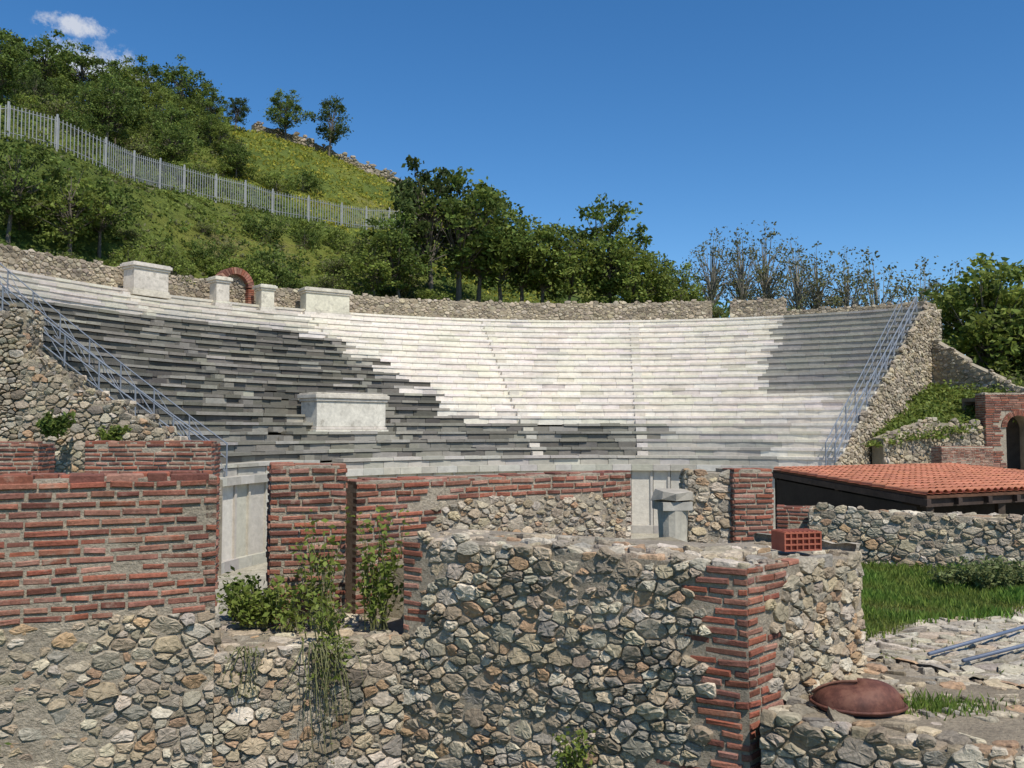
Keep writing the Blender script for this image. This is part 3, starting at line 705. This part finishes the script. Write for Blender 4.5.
k_=0
while k_<50:
    px=u(-20,235);d=u(60,95)
    if d<fenced(px)+5: continue
    k_+=1; plant(R.choice(['d1','d2','d1','l1','l1']),(px-512)/900*d,d,u(3,5.4))
for i in range(90):
    px=u(0,440); d=u(47,86); x=(px-512)/900*d; fd=fenced(px)
    if math.hypot(x-CX,d-CY)<34: continue
    if fd-5<d<fd+3: continue
    plant('sh',x,d,u(1.0,2.7))
for i in range(26):
    t=u(58,165); p=pol(u(34,37.5),t,0); plant('sh',p.x,p.y,u(1.0,2.2))
mb=MB()
for i in range(110):
    x=u(10,90);y=u(88,120);z=hz(x,y)
    for k in range(3):
        c0=Vector((x+u(-1,1),y+u(-1,1),z+u(.5,3.5)))
        for q in range(26): leafq(mb,c0+Vector((R.gauss(0,1.3),R.gauss(0,1.3),R.gauss(0,.8))),.5,G1)
mb.build('distant_tree_belt',[M_leaf])
mb=MB(); cnt=0
while cnt<7000:
    px=u(-20,560); d=u(45,118); x=(px-512)/900*d
    if math.hypot(x-CX,d-CY)<33: continue
    cnt+=1; z=hz(x,d); mead=px>210 and d>78
    if mead:
        for q in range(7): leafq(mb,Vector((x+u(-.5,.5),d+u(-.5,.5),z+u(.0,.2))),.2,[(.27,.28,.04),(.19,.22,.035),(.38,.34,.05)],asp=2)
    else:
        rr_=u(.2,.65); g_=R.choice([G1,G3,G3,G3,G4])
        for q in range(16): leafq(mb,Vector((x+R.gauss(0,rr_*.5),d+R.gauss(0,rr_*.5),z+abs(R.gauss(0,rr_*.4)))),.16,g_,asp=1.8,upb=.8)
mb.build('hillside_scrub',[M_leaf])
mb=MB()
def blade(x,y,z,h,cols,w=.010):
    a_=u(0,6.28); l=u(-.5,.5)*h;m_=u(-.5,.5)*h; dx=math.cos(a_)*w;dy=math.sin(a_)*w
    mb.add([(x-dx,y-dy,z),(x+dx,y+dy,z),(x+l*.4+dx*.6,y+m_*.4+dy*.6,z+h*.6),(x+l,y+m_,z+h)],[(0,1,2),(0,2,3)],0,jit(R.choice(cols),.22))
GG=[(.16,.23,.045),(.12,.19,.035),(.20,.27,.055),(.09,.145,.03)]
prism(mb,[(3.05,9.5),(3.7,9.95),(6.0,11.2),(9.5,13.1),(9.2,14.2),(5.2,16),(3.7,12.8)],-2.3,-2.192,0,(.11,.15,.035))
for i in range(60000):
    y=u(9.0,15.5); x=u(3.1,9.8)
    if y<gedge(x)-.05+u(-.12,.25): continue
    if x<(3.0 if y<12.6 else 3.7): continue
    if y> 15.1-.43*(x-4.95) and x>4.9: continue
    nn=noise.noise(Vector((x*1.3,y*1.3,0)))
    k=1+.35*nn; blade(x,y,-2.2,u(.04,.12)*(1+1.1*nn),[(g[0]*(1.05-.25*nn),g[1]*k,g[2]) for g in (R.choice(GG),)])
for i in range(700):
    x=2.95+R.gauss(0,.22);y=6.42+R.gauss(0,.10); blade(x,y,-1.94,u(.03,.08),GG,.006)
for i in range(1500):
    x=u(2.9,8); y=u(7.7,11.6)
    if y<gedge(x)+.3 and noise.noise(Vector((x*2,y*2,7)))>.2: blade(x,y,-2.2,u(.03,.07),GG,.007)
mb.build('grass',[M_leaf])
def weed(name,base,H,spread,nst,nl,ls,cols,hang=False,lean=(0,0)):
    mb=MB(); base=Vector(base)
    for i in range(nst):
        a_=u(0,6.28); s_=u(.15,1)*spread; h=H*u(.35,1.05)*(-1 if hang else 1)
        b0=base+Vector((u(-.5,.5)*spread,u(-.3,.3)*spread*.4,0))
        e=b0+Vector((math.cos(a_)*s_+lean[0],math.sin(a_)*s_*.6+lean[1],h)); m_=b0.lerp(e,.5)+Vector((u(-.05,.05),u(-.05,.05),0))+ (Vector((0,0,.1*H)) if not hang else Vector((lean[0]*.3,lean[1]*.3,0.05)))
        pts=[b0,b0.lerp(m_,.5)+Vector((u(-.02,.02),0,.02)),m_,m_.lerp(e,.5)+Vector((0,0,.02)),e]
        tube(mb,pts,[.006,.005,.004,.0025,.0012],4,1,(.18,.18,.08))
        for k in range(nl):
            t=u(.12,1)*4; j=min(3,int(t)); c=pts[j].lerp(pts[j+1],t-j)+Vector((R.gauss(0,.04),R.gauss(0,.04),R.gauss(0,.035)))
            leafq(mb,c,ls*u(.5,1.3),cols,0,upb=1.0,asp=1.7)
    return mb.build(name,[M_leaf,M_bark])
weed('leafy_weed',(-1.62,8.02,-1.75),1.0,.36,18,22,.040,G3)
weed('leafy_weed',(-1.18,8.0,-1.75),1.05,.24,20,32,.043,G3)
weed('leafy_weed',(-1.95,7.95,-1.75),.4,.25,12,20,.04,G3)
weed('leafy_shrub',(-2.3,8.1,-1.75),.36,.28,30,34,.036,G3)
weed('leafy_shrub',(-2.5,8.5,-1.78),.42,.25,24,34,.040,G1)
weed('trailing_weed',(-1.55,7.42,-1.72),.95,.30,24,6,.022,[(.14,.11,.06),(.12,.10,.05),(.13,.14,.05)],hang=True,lean=(.05,-.05))
weed('trailing_weed',(-1.4,7.48,-1.72),.35,.22,12,12,.028,G3,hang=True,lean=(.0,-.08))
weed('trailing_weed',(-2.1,7.25,-1.72),.55,.2,12,6,.024,G4,hang=True,lean=(0,-.05))
weed('leafy_weed',(-1.6,7.6,-1.75),.4,.35,14,16,.034,G3)
weed('wall_weed',(.45,6.78,-2.55),.36,.12,12,18,.032,G3,lean=(0,-.12))
weed('wall_weed',(.50,6.65,-2.8),.38,.16,12,20,.032,G3,lean=(0,-.12))
weed('wall_weed',(-3.75,6.45,-2.35),.25,.1,8,16,.034,G1,lean=(.05,-.1))
weed('leafy_shrub',(-10.9,21.4,-.15),.55,.4,24,34,.09,G1)
weed('leafy_shrub',(-9.5,21.4,-.3),.45,.4,16,24,.08,G3)
for x,y,s_ in ((6.15,12.6,.35),(6.6,12.4,.55),(7.0,12.7,.45)):
    weed('leafy_shrub',(x,y,-2.2),s_*.8,s_*.8,40,40,.04,[(.16,.19,.07),(.19,.22,.09)])
weed('leafy_weed',(3.35,8.2,-2.17),.14,.16,10,14,.026,G3)
mb=MB()
for i in range(700):
    q=R.choice(GBV)+Vector((u(-.6,.6),u(-.6,.6),0)); rr_=u(.12,.38)
    for k in range(14): leafq(mb,q+Vector((R.gauss(0,rr_),R.gauss(0,rr_),abs(R.gauss(0,rr_*.6)))),.14,R.choice([G3,G3,G1]),asp=1.8,upb=.8)
mb.build('bank_weeds',[M_leaf])

# ---------------------------------------------------------------- camera, light, sky
cam=bpy.data.cameras.new('camera'); co=bpy.data.objects.new('camera',cam); sc.collection.objects.link(co); sc.camera=co
cam.sensor_width=36; cam.lens=900/1024*36; cam.clip_start=.1; cam.clip_end=5000
co.location=(0,0,0); co.rotation_euler=(math.radians(90+2.93),0,0)
S=Vector((.42,-.70,0)).normalized(); el=math.radians(56); S=Vector((S.x*math.cos(el),S.y*math.cos(el),math.sin(el)))
sd=bpy.data.lights.new('sun','SUN'); sd.energy=5.0; sd.angle=math.radians(.5); sd.color=(1,.95,.87); so=bpy.data.objects.new('sun',sd); sc.collection.objects.link(so)
so.rotation_euler=S.to_track_quat('Z','Y').to_euler(); so.location=(20,-20,40)
w=bpy.data.worlds.new('World'); sc.world=w; w.use_nodes=True; t=w.node_tree; bg=t.nodes['Background']; out=t.nodes['World Output']
sk=t.nodes.new('ShaderNodeTexSky'); sk.sky_type='NISHITA'; sk.sun_disc=False; sk.sun_elevation=el; sk.sun_rotation=math.atan2(S.x,S.y); sk.air_density=1.0; sk.dust_density=.05; sk.ozone_density=4.0; sk.altitude=900
hs=t.nodes.new('ShaderNodeHueSaturation'); hs.inputs['Saturation'].default_value=1.25; t.links.new(sk.outputs[0],hs.inputs['Color'])
t.links.new(hs.outputs[0],bg.inputs[0]); bg.inputs[1].default_value=.14
tc=t.nodes.new('ShaderNodeTexCoord'); masks=[]
for cdir,sx,sz in (((-.485,1,.415),.05,.017),((-.497,1,.459),.028,.008),((-.44,1,.40),.028,.008)):
    cd=Vector(cdir).normalized(); sub=N(t,'ShaderNodeVectorMath',operation='SUBTRACT'); sub.inputs[1].default_value=cd; t.links.new(tc.outputs['Generated'],sub.inputs[0])
    ml=N(t,'ShaderNodeVectorMath',operation='MULTIPLY'); ml.inputs[1].default_value=(1/sx,1/sx,1/sz); t.links.new(sub.outputs[0],ml.inputs[0])
    ln=N(t,'ShaderNodeVectorMath',operation='LENGTH'); t.links.new(ml.outputs[0],ln.inputs[0])
    mr=N(t,'ShaderNodeMapRange'); mr.inputs[1].default_value=1.5; mr.inputs[2].default_value=0; t.links.new(ln.outputs['Value'],mr.inputs[0]); masks.append(mr.outputs[0])
s1=N(t,'ShaderNodeMath',operation='MAXIMUM'); t.links.new(masks[0],s1.inputs[0]); t.links.new(masks[1],s1.inputs[1])
s2=N(t,'ShaderNodeMath',operation='MAXIMUM'); t.links.new(s1.outputs[0],s2.inputs[0]); t.links.new(masks[2],s2.inputs[1])
nz=noise_n(t,tc.outputs['Generated'],55,9,.7)
ad=N(t,'ShaderNodeMath',operation='MULTIPLY_ADD'); t.links.new(s2.outputs[0],ad.inputs[0]); ad.inputs[1].default_value=.45; t.links.new(nz.outputs[0],ad.inputs[2])
am=N(t,'ShaderNodeMath',operation='MULTIPLY'); mm=ramp(t,s2.outputs[0],[(.0,0.0),(.25,1.0)])
cr=ramp(t,ad.outputs[0],[(.60,0.0),(.85,.8)]); t.links.new(cr.outputs[0],am.inputs[0]); t.links.new(mm.outputs[0],am.inputs[1])
b2=N(t,'ShaderNodeBackground'); b2.inputs[0].default_value=(.9,.93,1,1); b2.inputs[1].default_value=.8
mx=N(t,'ShaderNodeMixShader'); t.links.new(am.outputs[0],mx.inputs[0]); t.links.new(bg.outputs[0],mx.inputs[1]); t.links.new(b2.outputs[0],mx.inputs[2]); t.links.new(mx.outputs[0],out.inputs[0])
sc.view_settings.view_transform='Standard'; sc.view_settings.look='None'; sc.view_settings.exposure=0
